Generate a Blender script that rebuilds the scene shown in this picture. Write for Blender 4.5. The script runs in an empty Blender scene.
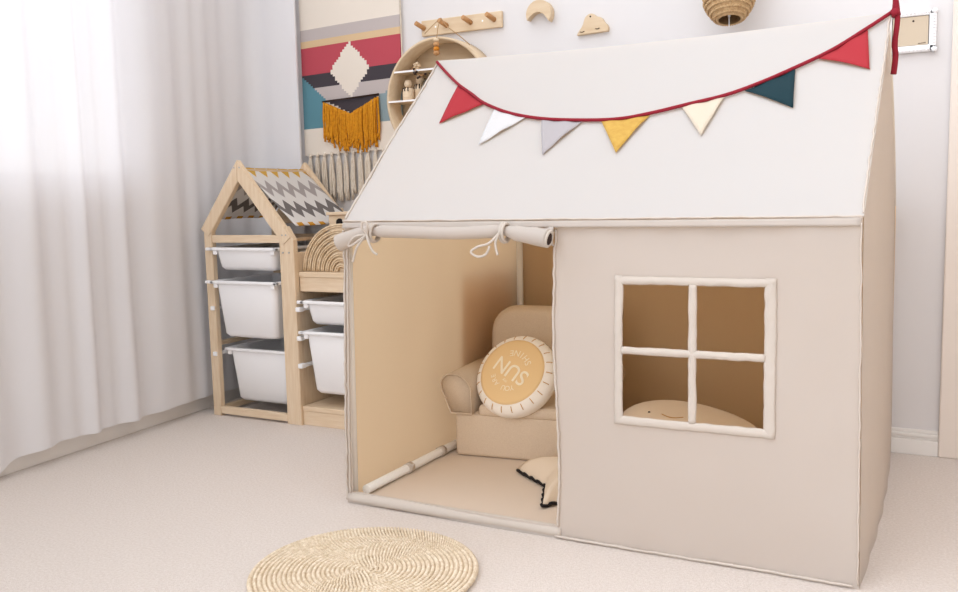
import bpy, bmesh, math, random
from mathutils import Vector, Matrix, noise
random.seed(7)
C = bpy.context.scene.collection
PI = math.pi

# ------------------------------------------------------------------ materials
def s2l(c):
    return tuple((v/255/12.92 if v/255 <= .04045 else ((v/255+.055)/1.055)**2.4) for v in c)
def mat(name, rgb, rough=.8, bump=None, var=None, trans=None, metal=0, sheen=0, spec=.3, coord='Object', stretch=(1,1,1)):
    """bump=(scale,strength,dist); var=(scale,amount,rgb2); trans=(fraction,rgb)"""
    m = bpy.data.materials.new(name); m.use_nodes = True
    nt = m.node_tree; b = nt.nodes['Principled BSDF']
    b.inputs['Roughness'].default_value = rough; b.inputs['Metallic'].default_value = metal
    b.inputs['Specular IOR Level'].default_value = spec
    b.inputs['Base Color'].default_value = (*s2l(rgb), 1)
    if sheen: b.inputs['Sheen Weight'].default_value = sheen
    tc = nt.nodes.new('ShaderNodeTexCoord'); mp = nt.nodes.new('ShaderNodeMapping')
    mp.inputs['Scale'].default_value = stretch
    nt.links.new(tc.outputs[coord], mp.inputs[0])
    if var:
        n = nt.nodes.new('ShaderNodeTexNoise'); n.inputs['Scale'].default_value = var[0]; n.inputs['Detail'].default_value = 4
        nt.links.new(mp.outputs[0], n.inputs['Vector'])
        r = nt.nodes.new('ShaderNodeValToRGB')
        r.color_ramp.elements[0].position = .5-.3*var[1]; r.color_ramp.elements[1].position = .5+.3*var[1]
        r.color_ramp.elements[0].color = (*s2l(rgb), 1); r.color_ramp.elements[1].color = (*s2l(var[2]), 1)
        nt.links.new(n.outputs['Fac'], r.inputs[0]); nt.links.new(r.outputs[0], b.inputs['Base Color'])
    if bump:
        n = nt.nodes.new('ShaderNodeTexNoise'); n.inputs['Scale'].default_value = bump[0]; n.inputs['Detail'].default_value = 3
        nt.links.new(mp.outputs[0], n.inputs['Vector'])
        bp = nt.nodes.new('ShaderNodeBump'); bp.inputs['Strength'].default_value = bump[1]; bp.inputs['Distance'].default_value = bump[2]
        nt.links.new(n.outputs['Fac'], bp.inputs['Height']); nt.links.new(bp.outputs[0], b.inputs['Normal'])
    if trans:
        t = nt.nodes.new('ShaderNodeBsdfTranslucent'); t.inputs[0].default_value = (*s2l(trans[1]), 1)
        mx = nt.nodes.new('ShaderNodeMixShader'); mx.inputs[0].default_value = trans[0]
        nt.links.new(b.outputs[0], mx.inputs[1]); nt.links.new(t.outputs[0], mx.inputs[2])
        nt.links.new(mx.outputs[0], nt.nodes['Material Output'].inputs[0])
    return m

M = {}
M['wall'] = mat('wall_paint', (222,219,219), .9, (60,.05,.002))
M['wall_block'] = mat('light_block_paint', (238,229,220), .9)  # for the unseen wall added on the right
M['carpet'] = mat('carpet_pile', (236,226,219), 1, (420,.75,.0045), (170,.9,(216,203,193)), sheen=.2, spec=.05)
M['trim'] = mat('white_trim', (238,234,230), .5)
M['casing'] = mat('cream_casing', (233,222,212), .55)
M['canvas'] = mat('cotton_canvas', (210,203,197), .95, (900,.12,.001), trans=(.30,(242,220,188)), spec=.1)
M['inside_lit'] = mat('warm_lit_canvas', (230,210,182), .95, (900,.12,.001), trans=(.70,(247,222,184)), spec=.1)  # same canvas; the warm light inside the tent is put into this tan
M['roof_lit'] = mat('lit_roof_canvas', (217,219,220), .95, (900,.12,.001), trans=(.36,(240,212,172)), spec=.1)  # same canvas, made lighter and cooler to paint in the light on the roof
M['hem'] = mat('canvas_hem', (220,211,201), .95, (240,.25,.002), trans=(.2,(226,190,140)), spec=.1)
M['mat'] = mat('tent_floor_cloth', (222,206,190), .95, (500,.15,.001), spec=.1)
M['pole'] = mat('pole_plastic', (238,232,224), .4)
M['dark'] = mat('dark_brown', (58,42,36), .9)
M['black'] = mat('black_thread', (30,24,24), .8)
M['red'] = mat('red_cotton', (166,46,54), .9, (600,.2,.001))
M['redcord'] = mat('red_cord', (142,28,44), .8, (300,.4,.002))
M['fred'] = M['red']
M['fwhite'] = mat('white_cotton', (208,206,206), .9, (200,.3,.002))
M['fgrey'] = mat('grey_cotton', (172,166,168), .9, (200,.3,.002))
M['fmust'] = mat('mustard_cotton', (200,162,80), .9, (200,.3,.002), (80,.6,(190,148,70)))
M['fcream'] = mat('cream_cotton', (208,195,176), .9, (200,.3,.002))
M['fteal'] = mat('dark_teal_cotton', (20,50,58), .9, (200,.3,.002))
M['pine'] = mat('pine_wood', (234,214,188), .55, (30,.1,.001), (14,.9,(220,194,162)), stretch=(9,9,.9))
M['pineh'] = mat('pine_wood_across', (234,214,188), .55, (30,.1,.001), (14,.9,(220,194,162)), stretch=(.9,9,9))
M['piney'] = mat('pine_wood_deep', (230,208,180), .55, (30,.1,.001), (14,.9,(214,188,154)), stretch=(9,.9,9))
M['ply'] = mat('light_plywood', (224,204,176), .6, None, (10,.9,(210,184,150)), stretch=(1,6,6))
M['peg'] = mat('peg_wood', (178,130,84), .55, None, (20,.7,(196,150,104)))
M['bin'] = mat('white_plastic', (248,248,250), .35)
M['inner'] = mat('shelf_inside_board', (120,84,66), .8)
M['rattan'] = mat('peeled_rattan', (232,212,184), .6, (120,.3,.002), (60,.8,(206,178,140)))
M['wicker'] = mat('woven_wicker', (214,184,142), .7, (160,.8,.004), (90,1,(176,138,94)))
M['straw'] = mat('woven_straw', (244,230,210), .85, (300,.4,.002), (110,.8,(206,184,152)))
M['linen'] = mat('beige_linen', (224,205,182), .95, (500,.4,.0015), (300,1,(212,190,166)))
M['plush'] = mat('pale_plush', (240,220,196), 1, (500,.4,.002), sheen=.3)
M['cush'] = mat('white_cushion_cotton', (250,242,232), .95, (300,.3,.0015))
M['sun'] = mat('yellow_print', (240,206,154), .95, (400,.2,.001))
M['sunray'] = mat('mustard_print', (206,160,96), .95)
M['print'] = mat('cream_print', (254,240,214), .9)
M['star'] = mat('beige_star_cotton', (226,208,186), .95, (200,.3,.002))
M['yarn'] = mat('cream_yarn', (228,218,204), 1, (200,.6,.004), (90,1,(206,192,174)))
M['oyarn'] = mat('orange_yarn', (228,160,38), 1, (200,.6,.004), (120,1,(190,118,22)))
M['t_cream'] = mat('weave_cream', (230,220,208), 1, (400,.5,.002))
M['t_grey'] = mat('weave_grey', (190,180,178), 1, (400,.5,.002))
M['t_tan'] = mat('weave_tan', (214,186,148), 1, (400,.5,.002))
M['t_red'] = mat('weave_red', (184,78,90), 1, (400,.5,.002))
M['t_black'] = mat('weave_charcoal', (70,64,70), 1, (400,.5,.002))
M['t_teal'] = mat('weave_teal', (94,140,154), 1, (400,.5,.002))
M['t_teal2'] = mat('weave_pale_teal', (138,156,162), 1, (400,.5,.002))
M['boardc'] = mat('beige_board', (206,190,168), .8)
M['jute'] = mat('jute_string', (170,136,98), .9)
M['bead'] = mat('amber_bead', (206,132,40), .4)
M['glass'] = mat('clear_glass', (235,240,240), .05); 
g = M['glass'].node_tree.nodes['Principled BSDF']; g.inputs['Transmission Weight'].default_value = 1
def pane_mat():
    m = bpy.data.materials.new('window_glass'); m.use_nodes = True; nt = m.node_tree
    for n in list(nt.nodes):
        if n.type != 'OUTPUT_MATERIAL': nt.nodes.remove(n)
    t = nt.nodes.new('ShaderNodeBsdfTransparent'); g = nt.nodes.new('ShaderNodeBsdfGlossy'); g.inputs['Roughness'].default_value = .02
    x = nt.nodes.new('ShaderNodeMixShader'); x.inputs[0].default_value = .06
    nt.links.new(t.outputs[0], x.inputs[1]); nt.links.new(g.outputs[0], x.inputs[2]); nt.links.new(x.outputs[0], nt.nodes['Material Output'].inputs[0])
    return m
M['pane'] = pane_mat()
M['metal'] = mat('steel', (180,180,182), .35, metal=.8)
M['winframe'] = mat('window_frame_white', (225,222,224), .5)

# sheer curtain: partly see-through weave
def sheer():
    m = bpy.data.materials.new('sheer_voile'); m.use_nodes = True; nt = m.node_tree
    for n in list(nt.nodes):
        if n.type != 'OUTPUT_MATERIAL': nt.nodes.remove(n)
    d = nt.nodes.new('ShaderNodeBsdfDiffuse'); d.inputs[0].default_value = (*s2l((247,246,249)), 1)
    t = nt.nodes.new('ShaderNodeBsdfTranslucent'); t.inputs[0].default_value = (*s2l((246,249,255)), 1)
    p = nt.nodes.new('ShaderNodeBsdfTransparent'); p.inputs[0].default_value = (1,1,1,1)
    a = nt.nodes.new('ShaderNodeMixShader'); a.inputs[0].default_value = .18
    b = nt.nodes.new('ShaderNodeMixShader'); b.inputs[0].default_value = .05
    nt.links.new(d.outputs[0], a.inputs[1]); nt.links.new(t.outputs[0], a.inputs[2])
    nt.links.new(a.outputs[0], b.inputs[1]); nt.links.new(p.outputs[0], b.inputs[2])
    nt.links.new(b.outputs[0], nt.nodes['Material Output'].inputs[0])
    return m
M['sheer'] = sheer()

# chevron cloth by UV (u along the ridge, v down the slope 0..1)
def chevron():
    m = bpy.data.materials.new('chevron_cotton'); m.use_nodes = True; nt = m.node_tree
    N = nt.nodes.new; L = nt.links.new; b = nt.nodes['Principled BSDF']; b.inputs['Roughness'].default_value = .95
    tc = N('ShaderNodeUVMap'); sp = N('ShaderNodeSeparateXYZ'); L(tc.outputs[0], sp.inputs[0])
    def mth(op, a, bb=None):
        n = N('ShaderNodeMath'); n.operation = op
        for i, v in enumerate((a, bb)):
            if v is None: continue
            if isinstance(v, (int, float)): n.inputs[i].default_value = v
            else: L(v, n.inputs[i])
        return n.outputs[0]
    tri = mth('PINGPONG', mth('MULTIPLY', sp.outputs[0], 11.0), 1.0)
    v = mth('ADD', sp.outputs[1], mth('MULTIPLY', tri, -.16))
    v = mth('ADD', v, .16)
    r = N('ShaderNodeValToRGB'); r.color_ramp.interpolation = 'CONSTANT'
    W, Y, G1, G2 = (236,233,230), (222,180,84), (184,176,174), (130,124,122)
    e = r.color_ramp.elements; e[0].position = 0; e[0].color = (*s2l(Y), 1); e[1].position = .16; e[1].color = (*s2l(W), 1)
    for p, c in ((.36,G1),(.50,W),(.70,G2),(.86,W)):
        k = e.new(p); k.color = (*s2l(c), 1)
    L(v, r.inputs[0])
    # hem band of small mustard half-moons at the bottom edge
    hem = mth('GREATER_THAN', sp.outputs[1], .945)
    dots = mth('MULTIPLY', hem, mth('GREATER_THAN', tri, .5))
    mx = N('ShaderNodeMix'); mx.data_type = 'RGBA'; L(dots, mx.inputs[0]); L(r.outputs[0], mx.inputs[6]); mx.inputs[7].default_value = (*s2l((220,164,60)), 1)
    wh = N('ShaderNodeMix'); wh.data_type = 'RGBA'; L(hem, wh.inputs[0]); L(r.outputs[0], wh.inputs[6]); wh.inputs[7].default_value = (*s2l(W), 1)
    L(wh.outputs[2], mx.inputs[6])
    L(mx.outputs[2], b.inputs['Base Color'])
    t = N('ShaderNodeBsdfTranslucent'); L(mx.outputs[2], t.inputs[0]); s = N('ShaderNodeMixShader'); s.inputs[0].default_value = .3
    L(b.outputs[0], s.inputs[1]); L(t.outputs[0], s.inputs[2]); L(s.outputs[0], nt.nodes['Material Output'].inputs[0])
    return m
M['chevron'] = chevron()

# ------------------------------------------------------------------ mesh helpers
def obj(name, bm, m, parent=None, smooth=False, label=None):
    me = bpy.data.meshes.new(name)
    bmesh.ops.recalc_face_normals(bm, faces=bm.faces) if not bm.get('keep') else None
    bm['bm'].to_mesh(me) if isinstance(bm, dict) else bm.to_mesh(me)
    return me
class MB:
    def __init__(s): s.bm = bmesh.new()
    def box(s, lo, hi, bev=0, mi=0, seg=2, rot=None, about=None):
        r = bmesh.ops.create_cube(s.bm, size=1); vs = r['verts']
        lo, hi = Vector(lo), Vector(hi); c = (lo+hi)/2; d = hi-lo
        for v in vs: v.co = Vector((v.co.x*d.x, v.co.y*d.y, v.co.z*d.z)) + c
        fs = list({f for v in vs for f in v.link_faces})
        if bev:
            es = list({e for v in vs for e in v.link_edges})
            r2 = bmesh.ops.bevel(s.bm, geom=es, offset=bev, segments=seg, affect='EDGES', profile=.5)
            vs = list({v for f in r2['faces'] for v in f.verts} | {v for v in vs if v.is_valid})
            fs = list({f for v in vs for f in v.link_faces})
        for f in fs: f.material_index = mi
        if rot:
            bmesh.ops.rotate(s.bm, verts=vs, cent=Vector(about) if about else c, matrix=rot)
        return vs
    def tube(s, pts, r, n=8, mi=0, cap=True, close=False):
        pts = [Vector(p) for p in pts]; k = len(pts)
        rs = r if isinstance(r, (list, tuple)) else [r]*k
        rings = []; up = None
        for i, p in enumerate(pts):
            a = pts[(i-1) % k] if (close or i) else p; b = pts[(i+1) % k] if (close or i < k-1) else p
            t = (b-a).normalized()
            if up is None:
                up = t.orthogonal().normalized()
            up = (up - t*up.dot(t)).normalized(); w = t.cross(up)
            rings.append([s.bm.verts.new(p + (up*math.cos(q)+w*math.sin(q))*rs[i]) for q in [2*PI*j/n for j in range(n)]])
        m = k if close else k-1
        for i in range(m):
            A, B = rings[i], rings[(i+1) % k]
            for j in range(n):
                f = s.bm.faces.new((A[j], A[(j+1) % n], B[(j+1) % n], B[j])); f.material_index = mi; f.smooth = True
        if cap and not close:
            f = s.bm.faces.new(rings[0][::-1]); f.material_index = mi
            f = s.bm.faces.new(rings[-1]); f.material_index = mi
    def lathe(s, prof, n=32, mi=0, org=(0,0,0), M3=None, cap=False, mif=None):
        org = Vector(org); rings = []; newv = []
        for (r, z) in prof:
            if r < 1e-6:
                v = s.bm.verts.new((0,0,z)); rings.append([v]); newv.append(v)
            else:
                g = [s.bm.verts.new((r*math.cos(2*PI*j/n), r*math.sin(2*PI*j/n), z)) for j in range(n)]; rings.append(g); newv += g
        for i in range(len(rings)-1):
            A, B = rings[i], rings[i+1]
            for j in range(n):
                q = [A[j % len(A)], A[(j+1) % len(A)], B[(j+1) % len(B)], B[j % len(B)]]
                u = []
                for v in q:
                    if v not in u: u.append(v)
                if len(u) < 3: continue
                f = s.bm.faces.new(u); f.smooth = True; f.material_index = mif(i) if mif else mi
        for v in newv:
            if M3: v.co = M3 @ v.co
            v.co += org
        return newv
    def prism(s, poly, y0, y1, axis='y', mi=0, bev=0):
        """poly of (x,z) extruded along y from y0 to y1"""
        def P(a, b, c):
            return (a, c, b) if axis == 'y' else ((c, a, b) if axis == 'x' else (a, b, c))
        A = [s.bm.verts.new(P(a, b, y0)) for a, b in poly]; B = [s.bm.verts.new(P(a, b, y1)) for a, b in poly]
        n = len(poly); fs = [s.bm.faces.new(A), s.bm.faces.new(B[::-1])]
        for i in range(n): fs.append(s.bm.faces.new((A[i], B[i], B[(i+1) % n], A[(i+1) % n])))
        for f in fs: f.material_index = mi
        if bev:
            es = list({e for f in fs[:2] for e in f.edges})
            bmesh.ops.bevel(s.bm, geom=es, offset=bev, segments=2, affect='EDGES')
    def grid(s, fn, nu, nv, skip=None, mi=None, uv=False, smooth=True, us=None, vs=None):
        us = us or [i/nu for i in range(nu+1)]; vs = vs or [j/nv for j in range(nv+1)]
        V = {}
        def g(i, j):
            if (i, j) not in V: V[i, j] = s.bm.verts.new(fn(us[i], vs[j]))
            return V[i, j]
        lay = s.bm.loops.layers.uv.verify() if uv else None
        for i in range(len(us)-1):
            for j in range(len(vs)-1):
                if skip and skip((us[i]+us[i+1])/2, (vs[j]+vs[j+1])/2): continue
                f = s.bm.faces.new((g(i,j), g(i+1,j), g(i+1,j+1), g(i,j+1))); f.smooth = smooth
                if mi: f.material_index = mi((us[i]+us[i+1])/2, (vs[j]+vs[j+1])/2)
                if uv:
                    for l, (a, b) in zip(f.loops, ((i,j),(i+1,j),(i+1,j+1),(i,j+1))): l[lay].uv = (us[a], vs[b])
    def build(s, name, m, parent=None, fix=True, smooth=None, label=None, kind=None, solid=0):
        if fix: bmesh.ops.recalc_face_normals(s.bm, faces=s.bm.faces)
        me = bpy.data.meshes.new(name); s.bm.to_mesh(me); s.bm.free()
        for k in (m if isinstance(m, (list, tuple)) else [m]): me.materials.append(M[k] if isinstance(k, str) else k)
        if smooth is not None:
            for p in me.polygons: p.use_smooth = smooth
        o = bpy.data.objects.new(name, me); C.objects.link(o)
        if parent:
            o.parent = parent
            pw = parent.location.copy(); R = parent.rotation_euler.to_matrix().to_4x4()
            if parent.parent is None and parent.type == 'EMPTY' and parent.get('_world'):
                o.matrix_parent_inverse = (Matrix.Translation(pw) @ R).inverted()
        if solid:
            md = o.modifiers.new('thickness', 'SOLIDIFY'); md.thickness = solid; md.offset = 0
        if label: o['label'] = label
        if kind: o['kind'] = kind
        return o

def tag(o, label, cat, group=None):
    o['label'] = label; o['category'] = cat
    if group: o['group'] = group
    return o
def thing(name, label, cat, loc=(0,0,0), group=None, world=True):
    """an Empty at the thing's base; parts are built in world coordinates under it"""
    o = bpy.data.objects.new(name, None); C.objects.link(o); o.location = loc; o.empty_display_size = .05
    if world: o['_world'] = 1
    return tag(o, label, cat, group)
def struct(name, mb, m, **k):
    return mb.build(name, m, kind='structure', **k)
def nz(x, y, z, sc=6.0, amp=1.0):
    return noise.noise(Vector((x*sc, y*sc, z*sc)))*amp
def lerp(a, b, t): return a+(b-a)*t
def smooth_path(pts, n=6):
    pts = [Vector(p) for p in pts]; out = []
    for i in range(len(pts)-1):
        p0 = pts[max(i-1,0)]; p1 = pts[i]; p2 = pts[i+1]; p3 = pts[min(i+2,len(pts)-1)]
        for k in range(n):
            t = k/n
            out.append(.5*((2*p1)+(-p0+p2)*t+(2*p0-5*p1+4*p2-p3)*t*t+(-p0+3*p1-3*p2+p3)*t**3))
    out.append(pts[-1]); return out

# ------------------------------------------------------------------ setting
YB = 1.025                                   # back wall
def xl(y): return -1.092 - .074*y            # left wall plane (slightly skewed)
b = MB(); b.box((-1.6,-3.2,-.05), (2.6,1.2,0)); struct('floor', b, 'carpet')
b = MB(); b.box((-1.4,YB,0), (2.6,YB+.1,2.5)); struct('wall_back', b, 'wall')
# left wall with a window opening
WY0, WY1, WZ0, WZ1 = -1.25, .40, .83, 2.35
b = MB()
def lw(y0, y1, z0, z1):
    vs = b.box((0,y0,z0), (.12,y1,z1))
    for v in vs: v.co.x = xl(v.co.y) - .016 - v.co.x
lw(-3.0, WY0, 0, 2.5); lw(WY1, YB+.1, 0, 2.5); lw(WY0, WY1, 0, WZ0); lw(WY0, WY1, WZ1, 2.5)
struct('wall_left', b, 'wall')
b = MB()
for h0, h1, d in ((0,.052,.016), (.052,.062,.011), (.062,.074,.006)):
    vs = b.box((0,-3.0,h0), (d,YB,h1), .002)
    for v in vs: v.co.x = xl(v.co.y) - .016 + v.co.x
struct('baseboard_left', b, 'trim')
b = MB()
for h0, h1, d in ((0,.045,.014), (.045,.054,.009), (.054,.064,.013), (.064,.074,.006)):
    b.box((-1.1,YB-d,h0), (1.327,YB,h1), .002)
struct('baseboard_back', b, 'trim')
b = MB(); b.box((1.327,YB-.018,0), (1.42,YB,2.2), .004); struct('trim_1', b, 'casing')
b = MB(); b.box((1.42,YB-.008,.01), (1.95,YB,2.2), .003)
b.box((1.50,YB-.014,.2), (1.89,YB-.006,.9), .005); b.box((1.50,YB-.014,1.05), (1.89,YB-.006,2.0), .005)
struct('door_1', b, 'casing')
b = MB(); b.box((1.95,-1.3,0), (2.07,YB+.1,2.5)); struct('light_block_wall_right', b, 'wall_block')  # unseen wall, added and cut short to limit light from the right
# window
wroot = bpy.data.objects.new('window_1', None); C.objects.link(wroot); wroot['kind'] = 'structure'; wroot['_world'] = 1
wroot.location = (xl(-.4)-.1, -.4, WZ0)
b = MB()
def wb(x0, x1, y0, y1, z0, z1):
    vs = b.box((x0,y0,z0), (x1,y1,z1), .003)
    for v in vs: v.co.x = xl(v.co.y) - .016 - v.co.x
wb(.05,.09, WY0,WY1, WZ0,WZ0+.05); wb(.05,.09, WY0,WY1, WZ1-.05,WZ1); wb(.05,.09, WY0,WY0+.05, WZ0,WZ1); wb(.05,.09, WY1-.05,WY1, WZ0,WZ1)
wb(.05,.09, -.75,-.70, WZ0,WZ1)
f = b.build('window_frame', 'winframe', wroot)
b = MB(); wb(.066,.072, WY0+.05,WY1-.05, WZ0+.05,WZ1-.05); b.build('pane', 'pane', wroot)
b = MB()
vs = b.box((-.012,WY0-.04,WZ0-.025), (.06,WY1+.04,WZ0), .004)
for v in vs: v.co.x = xl(v.co.y) - .016 - v.co.x
b.build('window_sill', 'trim', wroot)

# ------------------------------------------------------------------ curtain
def curtain():
    # path along left wall, turning the corner onto the back wall
    path = []
    y = -1.6
    while y < .90:
        path.append((xl(y)+.038, y)); y += .006
    cx, cy, R = xl(.9)+.038+.07, .905, .07
    for k in range(1, 19):
        a = PI - k/18*PI/2; path.append((cx+R*math.cos(a), cy+R*math.sin(a)))
    x = cx
    while x < -.905:
        x += .006; path.append((x, cy+R))
    path.append((-.905, cy+R))
    L = [0]
    for i in range(1, len(path)): L.append(L[-1]+math.dist(path[i], path[i-1]))
    tot = L[-1]; n = len(path)
    def fold(s, z):
        near = min(1, max(.22, (1.0-(s-1.9)/.5))) if s > 1.9 else 1
        a = .5*math.sin(s*31+1.2*math.sin(s*7+.5)+.25*z) + .35*math.sin(s*61+2*math.sin(s*11)-.2*z)
        a += .5*noise.noise(Vector((s*9, z*.7, 3)))
        return .027*a*near*(.75+.25*z)
    b = MB(); zs = [2.2-j*(2.2-.055)/40 for j in range(41)]
    V = []
    for i in range(n):
        p = Vector(path[i]); q = Vector(path[min(i+1,n-1)]) - Vector(path[max(i-1,0)]); nn = Vector((q.y, -q.x)).normalized()
        col = []
        for z in zs:
            if z == zs[-1]:
                zz = z + .012*noise.noise(Vector((L[i]*6, 0, 9))) - .038*math.exp(-((L[i]-1.30)/.07)**2)
                zz = max(zz, .01)
            else: zz = z
            k = fold(L[i], z)
            P = p + nn*k
            col.append(b.bm.verts.new((P.x, P.y, zz)))
        V.append(col)
    for i in range(n-1):
        for j in range(40):
            f = b.bm.faces.new((V[i][j], V[i][j+1], V[i+1][j+1], V[i+1][j])); f.smooth = True
    root = thing('curtain', 'long white sheer curtain hanging in soft folds over the window on the left', 'curtain', (-1.05,-.4,.03))
    b.build('curtain_cloth', 'sheer', root, fix=False)
    b = MB()
    b.tube([(xl(-1.7)+.04,-1.7,2.22), (xl(.9)+.04,.9,2.22), (-.99,.975,2.22), (-.90,.975,2.22)], .008); b.build('curtain_rod', 'metal', root)
curtain()

# ------------------------------------------------------------------ play tent
W, D, HE, HR = 1.2, 1.007, .7207, 1.172
tent = thing('play_tent', 'large off-white cotton play house tent with pitched roof, open doorway and square window', 'play tent', (.6,.5,0))
def brk(pts, step=.025):
    out = []
    for a, c in zip(pts[:-1], pts[1:]):
        k = max(1, round((c-a)/step)); out += [a+(c-a)*i/k for i in range(k)]
    return out+[pts[-1]]
DX0, DX1 = .016, .575
WX0, WX1, WZa, WZb = .73, 1.025, .30, .587
def front_pt(x, z):
    # tapers a little towards the eave, sags in soft wrinkles
    t = z/HE; xx = lerp(-.011, .012, t) + (x/W)*(lerp(1.204,1.195,t) - lerp(-.011,.012,t))
    if x > .3: xx += .006*math.sin(z*9)*min(1, abs(x-DX1)*0+1)*(1 if abs(x-DX1) < .01 else 0)
    y = -.004 + nz(x, 0, z, 3.5, .007) + nz(x+3, 0, z, 11, .0022)
    if x > DX1: y -= .010*math.sin(PI*(x-DX1)/(W-DX1))*math.sin(PI*t)
    return (xx, y, z)
xs = brk([0,DX0,DX1,WX0,WX1,W], .016); zs = brk([0,.03,WZa,WZb,.70,HE], .016)
def fskip(x, z):
    if DX0 < x < DX1 and .03 < z < .70: return True
    return WX0 < x < WX1 and WZa < z < WZb
b = MB(); b.grid(front_pt, 0, 0, fskip, us=xs, vs=zs); fp = b.build('front_panel', 'canvas', tent, fix=False)
# roof slopes
NR = Vector((0, -(HR-HE), D/2)).normalized()
def roof_pt(u, v):
    x = lerp(lerp(.010,.004,v), lerp(1.197,1.206,v), u); y = D/2*v; z = HE+(HR-HE)*v
    sag = -.010*math.sin(PI*u)*v**3
    n = nz(x, y, z, 3, .007)*math.sin(PI*v) + nz(x+5, y, z, 9, .0022)
    return Vector((x, y-.006, z+sag)) + NR*n
b = MB(); b.grid(roof_pt, 60, 34); b.build('roof_front', 'roof_lit', tent, fix=False)
def yb(z):
    if z < HE: return D+.012*math.sin(PI*z/HE)
    t = (z-HE)/(HR-HE); return D - t*D/2 + .065*4*t*(1-t)
def roofb_pt(u, v):
    z = HE+(HR-HE)*v; return Vector((lerp(.008,1.200,u), yb(z), z + (-.010*math.sin(PI*u)*v**3)))
b = MB(); b.grid(roofb_pt, 40, 24); b.build('roof_back', 'roof_lit', tent, fix=True)
def gable(x0, sgn):
    def f(u, v):
        # u 0 front .. 1 back ; v 0 floor .. 1 ; mapped below the slope line
        zb = v*HR
        if v*HR <= HE: ya, ye = 0, yb(zb)
        else: ya, ye = D/2*(zb-HE)/(HR-HE), yb(zb)
        y = lerp(ya, ye, u)
        t = min(1, zb/HE)
        fold = .0038*math.sin(u*17+math.sin(zb*3))*math.sin(PI*min(1,u))*(1.15-.6*zb/HR) + nz(x0, y, zb*.5, 5, .003)
        lean = 0
        if sgn > 0: lean = .010*math.sin(PI*u)*(1-zb/HR)
        return Vector((x0 + lerp((.004 if sgn>0 else -.011), (-.004 if sgn>0 else .012), t)+ sgn*(abs(fold)+lean)*.9, y, zb))
    return f
b = MB(); b.grid(gable(W, 1), 44, 52); b.build('side_panel', 'canvas', tent, fix=True)
b = MB(); b.grid(gable(0, -1), 44, 52); b.build('side_panel', 'inside_lit', tent, fix=True)
b = MB(); b.grid(lambda u, v: Vector((lerp(0,W,u), yb(v*HE)-.002+nz(u,0,v,4,.004), v*HE)), 40, 24); b.build('back_panel', 'inside_lit', tent, fix=True)
b = MB(); b.box((.004,.006,.004), (W-.004,D-.006,.012), .003); b.build('floor_sheet', 'mat', tent)
# poles
def pole(pts, r=.0115, name='pole', m='pole'):
    b = MB(); b.tube(pts, r, 12); return b.build(name, m, tent)
I = .018
pole([(-.001,.014,.012), (.011,.014,HE-.01)], .009); pole([(I,D-I,.012), (I+.004,D-I,HE-.01)])
pole([(W-I,I,.012), (W-I,I,HE-.01)]); pole([(W-I,D-I,.012), (W-I,D-I,HE-.01)])
pl = pole([(I,I+.02,.026), (I+.006,D-I-.02,.026)], .0125)
for y in (.24, .42):
    b = MB(); b.tube([(I+.002,y-.012,.026), (I+.002,y+.012,.026)], .0148, 12); b.build('pole_joint', 'hem', tent)
b = MB(); b.tube([(I+.013,.236,.034), (I+.019,.244,.038)], .004, 8); b.build('pole_clip', 'hem', tent)
pole([(I+.02,D-I,.026), (W-I-.02,D-I,.026)]); pole([(W-I,I+.02,.026), (W-I,D-I-.02,.026)])
pole([(I+.02,I,HE-.02), (W-I,I,HE-.02)], .009); pole([(I+.02,D-I,HE-.02), (W-I,D-I,HE-.02)], .009)
pole([(I,D/2,HR-.02), (W/2,D/2,HR-.031), (W-.004,D/2,HR-.02)], .009)
for x in (I, W-I):
    pole([(x,I,HE-.01), (x,D/2,HR-.022)], .008); pole([(x,D-I,HE-.01), (x,D/2,HR-.022)], .008)
# doorway sleeve, hems, seams
b = MB(); b.tube(smooth_path([(-.008,.004,.0155), (.2,.003,.015), (.45,.004,.0155), (.58,.006,.0145)], 8), .0145, 12); b.build('doorway_sleeve', 'hem', tent)
def ribbon_tube(pts, r, name, wob=.0015, m='hem'):
    b = MB(); P = smooth_path(pts, 14)
    P = [p + Vector((nz(p.x,p.y,p.z,60,wob), nz(p.y,p.z,p.x,60,wob), nz(p.z,p.x,p.y,60,wob))) for p in P]
    b.tube(P, [r*(1+.35*noise.noise(p*70)) for p in P], 6); return b.build(name, m, tent)
def fp_line(pts): return [Vector(front_pt(x, z))+Vector((0,-.003,0)) for x, z in pts]
ribbon_tube(fp_line([(DX1,z) for z in (.03,.15,.3,.45,.6,.7)]), .0028, 'doorway_binding', .0025)
ribbon_tube(fp_line([(.0,z) for z in (.01,.15,.3,.45,.6,.7)]), .0028, 'corner_seam', .003)
ribbon_tube(fp_line([(.010,z) for z in (.03,.15,.3,.45,.6,.68)]), .0028, 'doorway_binding', .0015)
ribbon_tube(fp_line([(W-.002,z) for z in (.01,.15,.3,.45,.6,.71)]), .0018, 'corner_seam', .0025)
ribbon_tube(fp_line([(x,.006) for x in (.57,.8,1.0,1.19)]), .003, 'bottom_seam')
ribbon_tube([roof_pt(u, .004)+Vector((0,-.003,0)) for u in (0,.2,.4,.6,.8,1)], .0022, 'eave_hem')
ribbon_tube([roof_pt(.997, v)+NR*.003 for v in (.01,.2,.4,.6,.8,.99)], .0018, 'roof_seam', .003)
ribbon_tube([roof_pt(.003, v)+NR*.002 for v in (.01,.2,.4,.6,.8,.99)], .003, 'roof_seam', .002)
# eave flap: shallow strip under the roof edge
b = MB(); b.grid(lambda u, v: Vector((lerp(.012,1.193,u), -.010-.004*v+.002*math.sin(u*70), HE-.002-.014*v)), 90, 3); b.build('eave_valance', 'canvas', tent, solid=.0015)
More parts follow.
